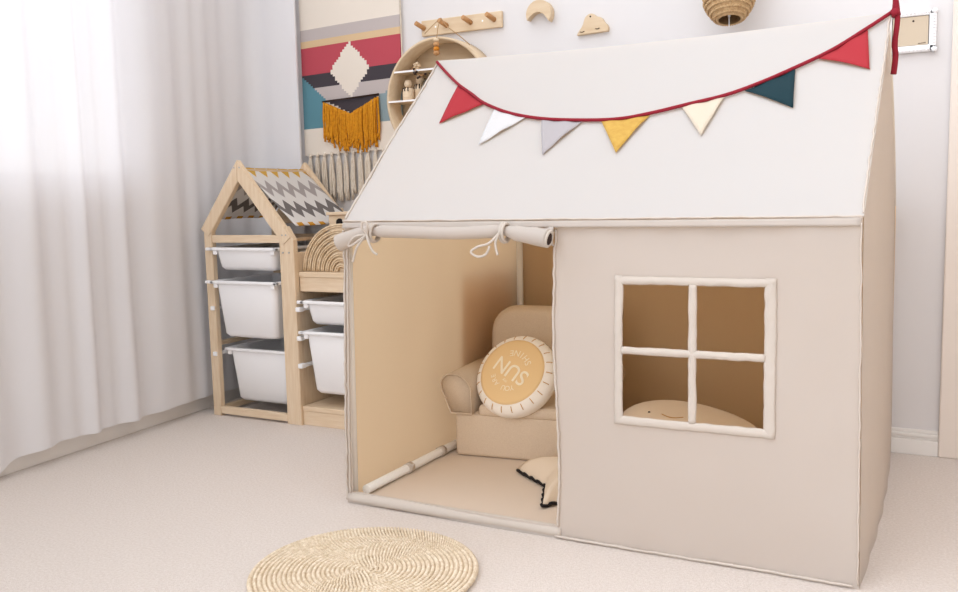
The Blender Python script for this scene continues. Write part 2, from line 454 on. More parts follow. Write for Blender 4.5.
# window trim and bars
def strip(x0, x1, z0, z1, name, horiz):
    def f(u, v):
        x = lerp(x0,x1,u); z = lerp(z0,z1,v); p = Vector(front_pt(x, z))
        s, t = (u, v) if horiz else (v, u)
        p.y -= .0035*math.sin(PI*t)+.002 + .0018*noise.noise(Vector((x*90, 1, z*90)))
        e = .0015*noise.noise(Vector((x*50, 5, z*50)))
        if horiz: p.z += e
        else: p.x += e
        return p
    n = 40; b = MB(); b.grid(f, n if horiz else 6, 6 if horiz else n); return b.build(name, 'hem', tent, solid=.002)
T = .016
strip(WX0-T, WX1+T, WZb-.002, WZb+T-.002, 'window_trim', True); strip(WX0-T, WX1+T, WZa-T, WZa+.002, 'window_trim', True)
strip(WX0-T, WX0+.002, WZa-T, WZb+T, 'window_trim', False); strip(WX1-.002, WX1+T+.004, WZa-T, WZb+T, 'window_trim', False)
strip(WX0, WX1, .437, .452, 'window_bar', True); strip(.873, .889, WZa, WZb, 'window_bar', False)
# rolled-up door
P = smooth_path([(.016,-.034,.670), (.04,-.032,.678), (.075,-.028,.69), (.112,-.024,.697), (.2,-.024,.696), (.32,-.024,.693), (.43,-.024,.696), (.462,-.024,.698), (.50,-.030,.692), (.574,-.036,.681)], 8)
rr = []
for i, p in enumerate(P):
    r = .0145
    for k in (.112, .462): r -= .004*math.exp(-((p.x-k)/.014)**2)
    if p.x < .10: r = lerp(.021,.0145,max(0,(p.x-.03)/.07))
    if p.x > .49: r = lerp(.017, .0195, (p.x-.49)/.06)
    rr.append(r*(1+.05*noise.noise(p*40)))
b = MB(); b.tube(P, rr, 16)
# open end of the roll: dark disc painted in for the shade inside
e = P[-1]; t = (P[-1]-P[-2]).normalized()
roll = b.build('rolled_door', 'canvas', tent)
b = MB(); b.tube([e-t*.002, e+t*.0022], .0135, 14); b.build('roll_hollow_shade', 'dark', roll)
for q in (roll.children): q.matrix_parent_inverse = roll.matrix_world.inverted()
b = MB()
b.tube([e+t*.001+Vector((.0,0,0))+ (Vector((0,1,0))*math.cos(a)+Vector((.25,0,1)).normalized()*math.sin(a))*.0165 for a in [2*PI*i/20 for i in range(20)]], .0035, 6, close=True)
b.build('roll_edge', 'hem', tent)
# loose door corner cloth by the right end of the roll
b = MB(); b.grid(lambda u, v: Vector((lerp(.47,.578,u), -.012-.008*math.sin(PI*v)-.004*math.sin(u*14), .706 - .012*v - .030*u*v)), 16, 6); b.build('door_gusset', 'canvas', tent, solid=.0015)
# ties
def tie(x, loops, name):
    b = MB()
    c = Vector((x,-.026,.694))
    b.tube([c+Vector((.001*math.sin(a*3), -.0215*math.cos(a) , .0215*math.sin(a))) for a in [2*PI*i/18 for i in range(18)]], .0034, 6, close=True)
    b.tube([c+Vector((.006, -.0215*math.cos(a) , .0205*math.sin(a))) for a in [2*PI*i/18 for i in range(18)]], .0036, 6, close=True)
    for L in loops: b.tube(smooth_path([c+Vector(p) for p in L], 6), .003, 6)
    return b.build(name, 'hem', tent)
k = (0,-.026,-.002)
tie(.112, [[k, (-.02,-.034,-.018), (-.046,-.03,-.030), (-.052,-.028,-.027), (-.03,-.034,-.008), k],
           [k, (-.022,-.034,-.03), (-.036,-.03,-.055), (-.042,-.028,-.068)],
           [k, (.01,-.034,-.02), (.02,-.032,-.042), (.03,-.028,-.05)],
           [k, (-.008,-.034,.014), (-.004,-.034,.028), (.008,-.034,.022), k]], 'door_tie')
tie(.462, [[k, (-.02,-.034,-.022), (-.05,-.03,-.030), (-.068,-.028,-.042), (-.05,-.03,-.052), (-.028,-.034,-.046), (-.018,-.034,-.028)],
           [k, (-.006,-.03,-.022), (-.002,-.028,-.048)]], 'door_tie')
# small care label tape on the doorway edge
# ------------------------------------------------------------------ bunting
bunt = thing('bunting', 'bunting with seven coloured triangle flags on a red cord draped across the tent roof', 'bunting', (.6,.25,.95))
def rp(x, y, off=.007):
    v = y/(D/2); u = min(1, max(0, (x-.006)/1.195)); p = roof_pt(u, v); p.x = x; return p + NR*off
cord = [(.008,.491),(.06,.45),(.126,.401),(.19,.362),(.243,.329),(.33,.293),(.434,.266),(.548,.252),(.64,.247),(.715,.257),(.80,.280),(.876,.298),(.945,.325),(1.018,.363),(1.09,.405),(1.159,.458),(1.206,.497)]
P = smooth_path([rp(x, y) for x, y in cord], 6)
b = MB(); b.tube(P, .0042, 8)
P2 = smooth_path([P[-1], (1.212,.486,1.19), (1.21,.475,1.30), (1.205,.47,1.6), (1.20,.47,2.3)], 5)
b.tube(P2, .0052, 8)
b.tube(smooth_path([(1.21,.483,1.215), (1.218,.484,1.16), (1.214,.482,1.10), (1.216,.484,1.07), (1.213,.482,1.031)], 5), [.006]*10+[.0065]*11, 8)
b.tube([(1.211,.484,1.175), (1.216,.482,1.16)], .010, 8)
b.build('cord', 'redcord', bunt)
flags = [((.126,.401),(.243,.329),(.135,.274),'red','left-hand red flag'),((.282,.314),(.392,.28),(.289,.201),'fwhite','white flag'),
 ((.434,.265),(.548,.251),(.481,.161),'fgrey','grey flag'),((.594,.251),(.715,.256),(.667,.152),'fmust','mustard yellow flag'),
 ((.776,.282),(.876,.298),(.848,.191),'fcream','cream flag'),((.918,.308),(1.018,.363),(1.031,.253),'fteal','dark teal flag'),
 ((1.061,.386),(1.159,.458),(1.174,.343),'red','right-hand red flag')]
for A, B, T3, m, lb in flags:
    A, B, T3 = Vector(A), Vector(B), Vector(T3)
    b = MB(); n = 12; V = {}
    for a in range(n+1):
        for c in range(n+1-a):
            u, v = a/n, c/n; q = A + (B-A)*u + (T3-A)*v
            V[a, c] = b.bm.verts.new(rp(q.x, q.y, .0045+.003*math.sin(PI*v)+.0012*math.sin(u*9+q.x*30)))
    for a in range(n):
        for c in range(n-a):
            b.bm.faces.new((V[a,c], V[a+1,c], V[a,c+1]))
            if a+c < n-1: b.bm.faces.new((V[a+1,c], V[a+1,c+1], V[a,c+1]))
    for f in b.bm.faces: f.smooth = True
    b.build('flag', m, bunt, solid=.001, label=lb)

# ------------------------------------------------------------------ armchair in the tent
chair = thing('kids_armchair', 'small beige linen child armchair inside the tent, seen through the doorway', 'armchair', (.28,.66,.012))
CR = Matrix.Rotation(math.radians(7), 4, 'Z'); CO = Vector((.058,.440,.013))
def cw(p): return CR @ Vector(p) + CO       # local chair coords: x right, y back, z up
def pillow_box(lo, hi, bev, seg=5, puff=.0):
    b = MB(); vs = b.box(lo, hi, bev, seg=seg)
    return b, vs
def finish(b, name, m='linen', smooth=True, par=chair):
    for v in b.bm.verts: v.co = cw(v.co)
    o = b.build(name, m, par, smooth=smooth)
    return o
b = MB(); b.box((.0,.0,.0), (.41,.36,.130), .012, seg=3); sb = finish(b, 'seat_base')
b = MB()
b.tube([(.006,.006,.125),(.404,.006,.125)], .003, 6); b.tube([(.006,.006,.01),(.006,.006,.125)], .0025, 6); finish(b, 'piping')
b = MB(); b.box((.075,-.004,.122), (.335,.26,.158), .014, seg=4); finish(b, 'seat_cushion')
for sx in (0, 1):
    # arm: scroll-front profile in x,z extruded along y
    x0 = -.020 if sx == 0 else .342
    prof = []
    for i in range(14):
        a = PI*1.12 - i/13*PI*1.24
        prof.append((x0+.045+.047*math.cos(a), .205+.042*math.sin(a)))
    prof = [(x0+.012,.13)] + prof + [(x0+.078,.13)]
    prof = [(x - (z-.13)*(.22 if sx == 0 else -.22), z) for x, z in prof]
    b = MB(); b.prism(prof, -.006, .30, bev=.006); finish(b, 'armrest')
    b = MB(); pts = [(x, -.007, z) for x, z in prof]; b.tube(pts, .0028, 6, close=True); finish(b, 'piping')
# backrest: rounded-top slab tilted backwards
b = MB(); n = 12; prof = []
w0, w1, h = .02, .40, .412; r = .075
prof = [(w0,.12),(w0,h-r)] + [(w0+r-r*math.cos(a), h-r+r*math.sin(a)) for a in [PI/2*i/7 for i in range(1,8)]]
prof += [(w1-r+r*math.sin(a), h-r+r*math.cos(a)) for a in [PI/2*i/7 for i in range(0,8)]] + [(w1,.12)]
bx_, bz_ = (w0+w1)/2, (.12+h)/2; rings = []
for k in range(13):
    a = PI*k/12; ins = .030*(1-math.sin(a)**.6); y = .2875 - .0525*math.cos(a)
    rings.append([b.bm.verts.new((bx_+(x-bx_)*(1-2*ins/(w1-w0)), y+(z-.12)*.10, bz_+(z-bz_)*(1-2*ins/(h-.12)))) for x, z in prof])
for A, B in zip(rings, rings[1:]):
    for q in range(len(A)): b.bm.faces.new((A[q], A[(q+1)%len(A)], B[(q+1)%len(A)], B[q]))
b.bm.faces.new(rings[0]); b.bm.faces.new(rings[-1][::-1])
finish(b, 'backrest')
# round sun cushion
R_, TH = .127, .043
nrm = Vector((-.06,-.83,.56)).normalized()
sc = Vector((.233,.508,.250))
up = Vector((0,0,1)); ax = up.cross(nrm).normalized(); ay = nrm.cross(ax).normalized()
M3 = Matrix((ax, ay, nrm)).transposed()
sunc = thing('round_cushion', 'round white cushion with a yellow sun face and lettering on the child armchair', 'cushion', sc)
prof = [(0,-TH)]
for i in range(1, 25):
    a = -PI/2 + PI*i/24
    prof.append((R_*abs(math.cos(a))**.55 if i < 24 else 0, TH*math.copysign(abs(math.sin(a))**.8, math.sin(a))))
b = MB(); b.lathe(prof, 48, org=sc, M3=M3); b.build('cushion_body', 'cush', sunc)
def face_z(r):  # front surface height at radius r
    c = (r/R_)**(1/.55); a = math.acos(min(1, c)); return TH*math.sin(a)**.8
b = MB(); prof = [(R_*.80*i/14, face_z(R_*.80*i/14)+.0012) for i in range(15)] + [(R_*.80, face_z(R_*.80)-.002)]
b.lathe(prof, 48, org=sc, M3=M3); fc = b.build('sun_print', 'sun', sunc, label='yellow round printed sun face')
for i in range(22):
    b = MB(); a = 2*PI*i/22+.1; pts = []
    for r in (.84,.90,.955):
        rr_ = R_*r; pts.append(sc + M3 @ Vector((rr_*math.cos(a), rr_*math.sin(a), face_z(rr_)+.0005)))
    b.tube(pts, .0013, 5); b.build('stitched_ray', 'sunray', sunc)
def text_mesh(body, size, bold=0):
    cu = bpy.data.curves.new('lettering', 'FONT'); cu.body = body; cu.size = size; cu.align_x = 'CENTER'; cu.align_y = 'CENTER'; cu.offset = bold
    o = bpy.data.objects.new('lettering', cu); C.objects.link(o); bpy.context.view_layer.update()
    me = bpy.data.meshes.new_from_object(o.evaluated_get(bpy.context.evaluated_depsgraph_get()))
    bpy.data.objects.remove(o); bpy.data.curves.remove(cu); return me
TA = math.radians(156)
def place_text(body, size, cx, cy, rot, bm, bold=0):
    me = text_mesh(body, size, bold); t = bmesh.new(); t.from_mesh(me); bpy.data.meshes.remove(me)
    bmesh.ops.triangulate(t, faces=t.faces)
    bmesh.ops.subdivide_edges(t, edges=t.edges, cuts=1)
    idx = {}
    for v in t.verts:
        x = v.co.x*math.cos(rot)-v.co.y*math.sin(rot)+cx; y = v.co.x*math.sin(rot)+v.co.y*math.cos(rot)+cy
        X = x*math.cos(TA)-y*math.sin(TA); Y = x*math.sin(TA)+y*math.cos(TA)
        idx[v] = bm.verts.new(sc + M3 @ Vector((X, Y, face_z(math.hypot(X, Y))+.0022)))
    for f in t.faces:
        try: bm.faces.new([idx[v] for v in f.verts])
        except ValueError: pass
    t.free()
b = MB()
place_text('SUN', .064, 0, -.002, 0, b.bm, .0006)
def arc(word, rad, a0, size, top):
    n = len(word); st = .24 if top else .30
    for i, ch in enumerate(word):
        if ch == ' ': continue
        o = (i-(n-1)/2)*st
        if top: place_text(ch, size, rad*math.sin(o), rad*math.cos(o)-.004, -o, b.bm)
        else: place_text(ch, size, rad*math.sin(o), -rad*math.cos(o)+.004, o, b.bm)
arc('YOU ARE', .058, 0, .021, True); arc('SHINE', .060, 0, .027, False)
place_text('my', .014, -.004, .034, 0, b.bm)
b.build('lettering', 'print', sunc, fix=False)

# plush cushion behind the window
pl = thing('plush_floor_cushion', 'low pale plush cushion with embroidered sleepy face inside the tent behind its window', 'cushion', (.72,.60,.013))
b = MB(); r = bmesh.ops.create_icosphere(b.bm, subdivisions=4, radius=1)
def plush(v):
    x, y, z = v
    zz = .092*math.copysign(abs(z)**.75, z) + .094
    zz -= .024*x*max(0, z)
    k = 1+.06*(1-abs(z))
    return Vector((.708+.196*x*k, .605+.15*y*k, max(.0135, zz+.0)))
for v in b.bm.verts: v.co = plush(v.co)
b.build('cushion_body', 'plush', pl, smooth=True)
b = MB()
def on_plush(px, py):
    z = math.sqrt(max(0, 1-px*px-py*py)); return plush(Vector((px, py, z)))
for ex, ey in ((-.43,-.50), (.16,-.47)):
    b = MB(); b.lathe([(0,-.002),(.004,0),(0,.0035)], 10, org=on_plush(ex, ey)); b.build('button_eye', 'black', pl)
b = MB(); b.tube([on_plush(-.24+.30*i/10, -.56-.07*math.sin(PI*i/10)) + Vector((0,-.0005,.0008)) for i in range(11)], .0013, 5); b.build('stitched_smile', 'sunray', pl)

# star cushion on the tent floor
st = thing('star_cushion', 'flat beige star cushion with a dark ruffled edge lying at the tent doorway', 'cushion', (.5,.33,.013))
tips = [(172,.200),(264,.205),(336,.165),(40,.15),(108,.15)]
out = []
for i in range(5):
    a0, r0 = tips[i]; a1, r1 = tips[(i+1) % 5]
    if a1 < a0: a1 += 360
    am = (a0+a1)/2
    P0 = Vector((r0*math.cos(math.radians(a0)), r0*math.sin(math.radians(a0)))); Pm = Vector((math.cos(math.radians(am)), math.sin(math.radians(am))))*.098
    P1 = Vector((r1*math.cos(math.radians(a1)), r1*math.sin(math.radians(a1))))
    out += [P0.lerp(Pm, k/8) for k in range(8)] + [Pm.lerp(P1, k/8) for k in range(8)]
b = MB(); rings = []
for s, zt in ((1,.006),(.985,.013),(.93,.026),(.8,.042),(.6,.056),(.35,.064)):
    rings.append([b.bm.verts.new((.5+p.x*s, .33+p.y*s, .016+zt+ (.003*math.sin(i*1.3) if s > .95 else 0))) for i, p in enumerate(out)])
c0 = b.bm.verts.new((.5,.33,.082)); n = len(out)
for A, B in zip(rings, rings[1:]):
    for i in range(n): b.bm.faces.new((A[i], A[(i+1)%n], B[(i+1)%n], B[i]))
for i in range(n): b.bm.faces.new((rings[-1][i], rings[-1][(i+1)%n], c0))
bot = [b.bm.verts.new((.5+p.x*.95, .33+p.y*.95, .0145)) for p in out]
for i in range(n): b.bm.faces.new((bot[i], bot[(i+1)%n], rings[0][(i+1)%n], rings[0][i]))
b.bm.faces.new(bot[::-1])
b.build('cushion_body', 'star', st, smooth=True)
b = MB(); pts = []
dense = []
for i in range(n):
    for k in range(3): dense.append(out[i].lerp(out[(i+1)%n], k/3))
for i, p in enumerate(dense):
    w = 1.0+.03*math.sin(i*1.1); pts.append((.5+p.x*w, .33+p.y*w, .0195+.003*math.sin(i*1.1)))
b.tube(pts, .0045, 6, close=True); b.build('ruffle_edge', 'black', st)

# ------------------------------------------------------------------ round straw mat
MX, MY, MR = .285, -.352, .236
rm = thing('round_straw_mat', 'round woven straw mat on the carpet in front of the tent doorway', 'mat', (MX,MY,0))
b = MB(); b.lathe([(0,.001),(MR-.004,.001),(MR-.002,.005),(MR-.006,.009),(0,.009)], 64, org=(MX,MY,0)); 
pitch = .0098; k = 0
rad = .006
while rad < MR-.003:
    m_ = max(6, int(2*PI*rad/.0078)); 
    for i in range(m_):
        a = 2*PI*(i+.5*(k%2))/m_ + k*.37; tw = 1.05 if k % 2 else .75
        c = Vector((MX+rad*math.cos(a), MY+rad*math.sin(a), .0095)); er = Vector((math.cos(a), math.sin(a), 0)); et = Vector((-math.sin(a), math.cos(a), 0))
        d = (et*math.cos(tw)+er*math.sin(tw)*(1 if k%2 else 1))
        l = .0062
        b.tube([c-d*l-Vector((0,0,.002)), c-d*l*.55+Vector((0,0,.0012)), c+Vector((0,0,.0028)), c+d*l*.55+Vector((0,0,.0012)), c+d*l-Vector((0,0,.002))], [.0012,.0026,.0031,.0026,.0012], 6, cap=False)
    rad += pitch; k += 1
b.build('woven_straw', 'straw', rm)
rm.children[0].data.name = 'woven_straw'
# ------------------------------------------------------------------ house-shaped toy shelf
XL0, XR0, YF, YR = -1.040, -.632, .578, .962
sh = thing('toy_shelf', 'pine toy shelf with house-shaped top frame, plastic bins and a lower side unit', 'shelf', (-.6,.77,0))
def pine(lo, hi, name, m='pine', bev=.002):
    b = MB(); b.box(lo, hi, bev); return b.build(name, m, sh)
pw = .037
for y0 in (YF, YR-.022):
    b = MB(); b.prism([(XL0,0),(XL0+pw,0),(XL0+pw,.69),(XL0+.01,.69),(XL0,.665)], y0, y0+.022, bev=.0015); b.build('post', 'pine', sh)
b = MB(); b.prism([(XR0-.062,0),(XR0,0),(XR0,.645),(XR0-.03,.69),(XR0-.062,.69)], YF, YF+.022, bev=.0015); b.build('post', 'pine', sh)
b = MB(); b.prism([(XR0-.062,0),(XR0,0),(XR0,.645),(XR0-.03,.69),(XR0-.062,.69)], YR-.022, YR, bev=.0015); b.build('post', 'pine', sh)
# gable boards
AX, AZ = -.866, .921
def gboard(x_foot, z_foot, y0, sgn):
    d = Vector((x_foot-AX, z_foot-AZ)).normalized(); nn = Vector((-d.y, d.x))*(1 if sgn < 0 else -1)
    if nn.y > 0: nn = -nn
    A = Vector((AX, AZ)); F = Vector((x_foot, z_foot)); w = .046
    # mitred at the apex, cut vertical at the foot
    ti = w/abs(nn.x) if abs(nn.x) > 1e-3 else 0
    Ai = Vector((AX, AZ - w/abs(nn.y))) if abs(nn.y) > 1e-3 else A
    Fi = F + nn*w; 
    b = MB(); b.prism([tuple(A), tuple(F), tuple(Fi), tuple(Ai)], y0, y0+.022, bev=.002); return b.build('roof_board', 'pine', sh)
for y0 in (YF-.002, YR-.022):
    gboard(XL0-.012, .682, y0, -1); gboard(XR0-.008, .654, y0, 1)
pine((AX-.012,YF+.02,AZ-.055), (AX+.012,YR-.02,AZ-.03), 'ridge_bar', 'piney')
pine((XL0+pw,YF+.002,.633), (XR0-.062,YF+.02,.660), 'cross_rail', 'pineh')
pine((XL0+pw,YF,.008), (XR0-.062,YF+.02,.034), 'cross_rail', 'pineh')
pine((XL0+pw,YR-.02,.622), (XR0-.062,YR-.002,.648), 'cross_rail', 'pineh')
pine((XL0+pw,YR-.02,.69), (XR0-.062,YR-.008,.745), 'cross_rail', 'pineh')
pine((XL0+pw,YR-.02,.008), (XR0-.062,YR-.002,.034), 'cross_rail', 'pineh')
pine((XL0+pw,YF+.02,.634), (XR0-.062,YR-.02,.646), 'top_board', 'pineh')
pine((XL0+.004,YF+.022,.008), (XL0+.02,YR-.022,.03), 'side_rail', 'piney')
for z in (.255,): pine((XL0+.004,YF+.022,z), (XL0+.02,YR-.022,z+.016), 'side_rail', 'piney')
# dividing side panel between the two units
pine((XR0-.022,YF+.022,0), (XR0-.004,YR-.022,.60), 'side_panel', 'pine')
# lower side unit
UX1 = -.03
pine((XR0,YF+.02,.516), (UX1,YR,.533), 'unit_top', 'pineh')
pine((XR0,YF+.024,.466), (UX1,YF+.04,.516), 'unit_fascia', 'pineh')
pine((XR0,YF+.01,.05), (UX1,YR,.067), 'unit_shelf', 'pineh')
pine((XR0,YF+.012,0), (UX1,YF+.03,.05), 'unit_plinth', 'pineh')
pine((UX1-.018,YF+.02,0), (UX1,YR,.516), 'side_panel', 'pine')
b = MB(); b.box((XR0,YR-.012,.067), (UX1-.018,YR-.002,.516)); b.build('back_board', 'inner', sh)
pine((-.335,YF+.03,.067), (-.318,YR-.012,.466), 'divider', 'pine')
def rail(x0, x1, z):
    b = MB(); b.box((x0,YF+.004,z), (x1,YR-.03,z+.012), .002); b.box((x0-.002,YF-.006,z-.002), (x1+.002,YF+.02,z+.014), .003); b.build('bin_rail', 'bin', sh)
for z in (.39,.223): rail(XL0+.018, XL0+.032, z)
for z in (.40,.30,.204): rail(XR0+.001, XR0+.016, z+0)
for x, z in ((XR0-.046,.66),(XR0-.046,.60),(XR0-.02,.60),(XR0-.03,.66),(AX-.012,.895),(AX+.012,.895)):
    b = MB(); b.tube([(x,YF-.003,z),(x,YF+.004,z)], .0028, 8); b.build('screw_head', 'metal', sh)
# cloth over the house frame
cl = MB()
def cloth(u, v, s):
    top = Vector((AX, 0, AZ-.026)); e = Vector((XR0-.006 if s > 0 else XL0+.006, 0, .690 if s > 0 else .715))
    p = top.lerp(e, v); y = lerp(YF+.026, YR-.026, u)
    sag = .008*math.sin(PI*v)*math.sin(PI*u)
    return Vector((p.x - (sag if s > 0 else -sag)*.6, y, p.z - sag + .003*noise.noise(Vector((u*6, v*5, s*3)))))
cl.grid(lambda u, v: cloth(u, v, 1), 30, 24, uv=True); cl.grid(lambda u, v: cloth(u, v, -1), 30, 24, uv=True)
bmesh.ops.remove_doubles(cl.bm, verts=cl.bm.verts, dist=.002)
o = cl.build('chevron_cloth', 'chevron', fix=False, solid=.0015)
tag(o, 'white cloth with grey and mustard zigzags hung over the house-shaped shelf frame', 'cloth')

# bins
def make_bin(x0, x1, yf, depth, ztop, zbot, label, lip=0):
    root = thing('storage_bin', label, 'storage bin', ((x0+x1)/2, yf+depth/2, zbot), 'white bins in the toy shelf')
    b = MB(); w = .006; tp = .007+.04*(ztop-zbot); rim = .016
    X0, X1, Y0, Y1 = x0+rim, x1-rim, yf+rim*.6, yf+depth-rim
    def ring(i, z, r=.02):
        pts = []
        a0, a1, c0, c1 = X0+i, X1-i, Y0+i, Y1-i
        for cx, cy, s in ((a1-r,c0+r,-PI/2),(a1-r,c1-r,0),(a0+r,c1-r,PI/2),(a0+r,c0+r,PI)):
            for k in range(5): pts.append((cx+r*math.cos(s+PI/2*k/4), cy+r*math.sin(s+PI/2*k/4), z))
        return [b.bm.verts.new(p) for p in pts]
    R = [ring(tp+.012, zbot, .012), ring(tp, zbot+.012, .022), ring(0, ztop-.006), ring(w*.3, ztop), ring(w, ztop-.004), ring(tp+w, zbot+.016, .016)]
    n = 20
    for A, B in zip(R, R[1:]):
        for j in range(n): b.bm.faces.new((A[j], A[(j+1)%n], B[(j+1)%n], B[j])).smooth = True
    b.bm.faces.new(R[0][::-1]); b.bm.faces.new(R[-1])
    b.build('tub', 'bin', root)
    b = MB(); r0 = .016
    for lo, hi in (((x0-lip,yf,ztop-.011),(x1,yf+r0,ztop)), ((x0,yf+depth-r0,ztop-.011),(x1,yf+depth,ztop)), ((x0,yf,ztop-.011),(x0+r0,yf+depth,ztop)), ((x1-r0,yf,ztop-.011),(x1,yf+depth,ztop))):
        b.box(lo, hi, .003)
    b.box((x0+.012,yf+.004,ztop-.026), (x0+.03,yf+.012,ztop-.008), .003); b.box((x1-.03,yf+.004,ztop-.026), (x1-.012,yf+.012,ztop-.008), .003)
    b.build('rim', 'bin', root)
BD = .34
make_bin(XL0+pw+.002, XR0-.064, YF-.018, BD, .617, .536, 'shallow white bin topmost in the shelf under the house-shaped frame', .020)
make_bin(XL0+pw+.002, XR0-.064, YF-.024, BD, .499, .295, 'deep white bin in the middle of the left shelf, pulled slightly forward', .024)
make_bin(XL0+pw+.002, XR0-.064, YF+.03, BD-.02, .249, .050, 'deep white bin lowest in the left shelf, pushed slightly back')
make_bin(XR0+.018, -.345, YF-.004, BD, .437, .355, 'shallow white bin below the wooden top beside the tent edge', .014)
make_bin(XR0+.018, -.345, YF-.010, BD, .333, .116, 'deep white bin below the shallow one beside the tent edge', .008)

# rattan rainbow
rb = thing('rattan_rainbow', 'rattan rainbow arch of nested rods standing on the shelf beside the tent', 'decoration', (-.475,.64,.533))
RX, RZ = -.468, .534
for k in range(8):
    R0 = .158-.0190*k; b = MB()
    for dy in (.620,.629):
        for dr in (0,-.0064):
            rr_ = R0+dr; A = [PI*i/28 for i in range(29)]
            b.tube([(RX+rr_*math.cos(a), dy + (.002 if dr else 0), RZ+.001+rr_*math.sin(a)) for a in A], .0034, 7)
    b.build('arch', 'rattan', rb)
# wooden birdhouse block
bx = thing('wooden_box', 'small pine box with a round black hole behind the rattan rainbow', 'box', (-.555,.81,.533))
b = MB(); b.box((-.622,.765,.534), (-.50,.86,.722), .003); b.build('box_body', 'pineh', bx)
b = MB(); b.box((-.628,.757,.722), (-.494,.867,.733), .002); b.build('box_lid', 'pineh', bx)
b = MB(); b.tube([(-.574,.7635,.695), (-.574,.767,.695)], .0155, 20); b.build('hole', 'black', bx)

# ------------------------------------------------------------------ tapestry
tp = thing('wall_tapestry', 'woven wall hanging with cream diamond, red and teal bands and orange fringe', 'wall hanging', (-.685,1.015,.95))
cols = 46; z0, z1 = .955, 1.75; rows = int((z1-z0)/.0085)
tm = ['t_cream','t_grey','t_tan','t_red','t_black','t_teal','t_teal2']
def tpat(u, v):
    x = -.912+.455*u; z = z0+(z1-z0)*v
    dx = abs(x+.684)/.094; dz = abs(z-1.263)/.104
    if dx+dz < 1: return 0
    if z > 1.430: return 0
    if z > 1.388: return 1
    if z > 1.364: return 2
    if z > 1.264: return 3
    if z < 1.054: return 0
    if z > 1.156:
        if x < -.912+(1.262-z)*1.16: return 5
        if x > -.455-(1.262-z)*.70: return 6
        return 4 if z > 1.208 else 1
    if x < -.805: return 5
    if x > -.552: return 6
    if z > 1.098 + abs(x+.678)*.46: return 4
    return 0
def tpt(u, v):
    z = z0+(z1-z0)*v + .012*(u-.5); x = -.912+.457*u
    return Vector((x, YB-.010+.002*math.sin(u*5+v*3), z))
b = MB(); b.grid(tpt, cols, rows, mi=tpat, smooth=False); b.build('woven_panel', tm, tp, fix=True, solid=.006)
b = MB()
for i in range(40):
    u = i/39; x = lerp(-.802,-.556,u); zt = 1.150 - .052*(1-abs(2*u-1)) + .004*(u-.5)
    zl = lerp(1.005,.985,u) - .035*math.sin(PI*u)**1.5 + random.uniform(-.018,.02)
    for q in range(2):
        xx = x+random.uniform(-.003,.003); yy = YB-.019-.005*q-random.random()*.004
        b.tube(smooth_path([(xx,yy,zt), (xx+random.uniform(-.004,.004),yy-.002,lerp(zt,zl,.4)), (xx+random.uniform(-.005,.005),yy,lerp(zt,zl,.75)), (xx+random.uniform(-.006,.006),yy,zl+random.uniform(0,.03)*q)], 3), .0036, 5)
b.build('orange_fringe', 'oyarn', tp, label='orange yarn fringe hanging in a V')
b = MB(); b.tube([(-.812,YB-.021,1.151), (-.55,YB-.021,1.162)], .003, 6); b.build('fringe_rod', 'dark', tp)
for i in range(13):
    x = lerp(-.885,-.475,i/12); zt = .957+.012*(i/12-.5); b = MB()
    b.tube([(x,YB-.012,zt+.006),(x,YB-.014,zt-.004),(x,YB-.014,zt-.014)], [.004,.007,.004], 7)
    for q in range(11):
        xx = x+random.uniform(-.009,.009); l = random.uniform(.15,.185)
        b.tube(smooth_path([(x,YB-.012-random.random()*.006,zt-.012), (lerp(x,xx,.8),YB-.013-random.random()*.009,zt-.04), (xx+random.uniform(-.003,.003),YB-.013-random.random()*.008,zt-.1), (xx+random.uniform(-.004,.004),YB-.012-random.random()*.008,zt-l)], 3), .0044, 5)
    b.build('tassel', 'yarn', tp)
b = MB(); b.tube([(-.95,YB-.02,1.76),(-.42,YB-.02,1.775)], .009, 10); b.build('hanging_rod', 'pineh', tp)
b = MB(); b.tube(smooth_path([(-.447,YB-.016,1.76),(-.449,YB-.014,1.5),(-.447,YB-.015,1.35),(-.447,YB-.013,1.26)],5), .0028, 6); b.build('edge_cord', 'yarn', tp)

# ------------------------------------------------------------------ peg rack
rk = thing('peg_rack', 'pale wooden wall rack with four slanted pegs above the round shelf', 'rack', (-.2,1.01,1.378))
b = MB(); b.box((-.362,YB-.014,1.351), (-.041,YB-.001,1.405), .002); b.build('board', 'ply', rk)
for x in (-.351,-.257,-.161,-.069):
    b = MB(); b.tube([(x,YB-.012,1.378), (x-.012,YB-.05,1.392)], [.0085,.0085], 12); b.build('peg', 'peg', rk)
for x in (-.303,-.115):
    b = MB(); b.tube([(x,YB-.0145,1.379),(x,YB-.010,1.379)], .0035, 10); b.build('screw_head', 'bin', rk)
# ------------------------------------------------------------------ round wall shelf
SX, SZ, SR, SY0 = -.262, 1.122, .207, .93
rs = thing('round_wall_shelf', 'round plywood wall shelf with white shelf edges behind the tent roof', 'shelf', (SX,1.02,SZ))
RM = Matrix.Rotation(PI/2, 3, 'X')
b = MB(); b.lathe([(SR-.009,0),(SR,0),(SR,.09),(SR-.009,.09),(SR-.009,0)], 72, org=(SX,YB-.001,SZ), M3=RM); b.build('hoop', 'ply', rs)
b = MB(); b.lathe([(0,.001),(SR-.008,.001),(SR-.008,.006),(0,.006)], 72, org=(SX,YB-.001,SZ), M3=RM); b.build('back_board', 'ply', rs)
def shelf_board(z):
    h = math.sqrt((SR-.008)**2-(z-SZ)**2); b = MB(); b.box((SX-h,SY0+.004,z-.005), (SX+h,YB-.006,z), .001)
    o = b.build('shelf_board', 'ply', rs)
    b = MB(); b.box((SX-h,SY0+.001,z-.0055), (SX+h,SY0+.004,z+.0005)); e = b.build('shelf_edge', 'bin', rs)
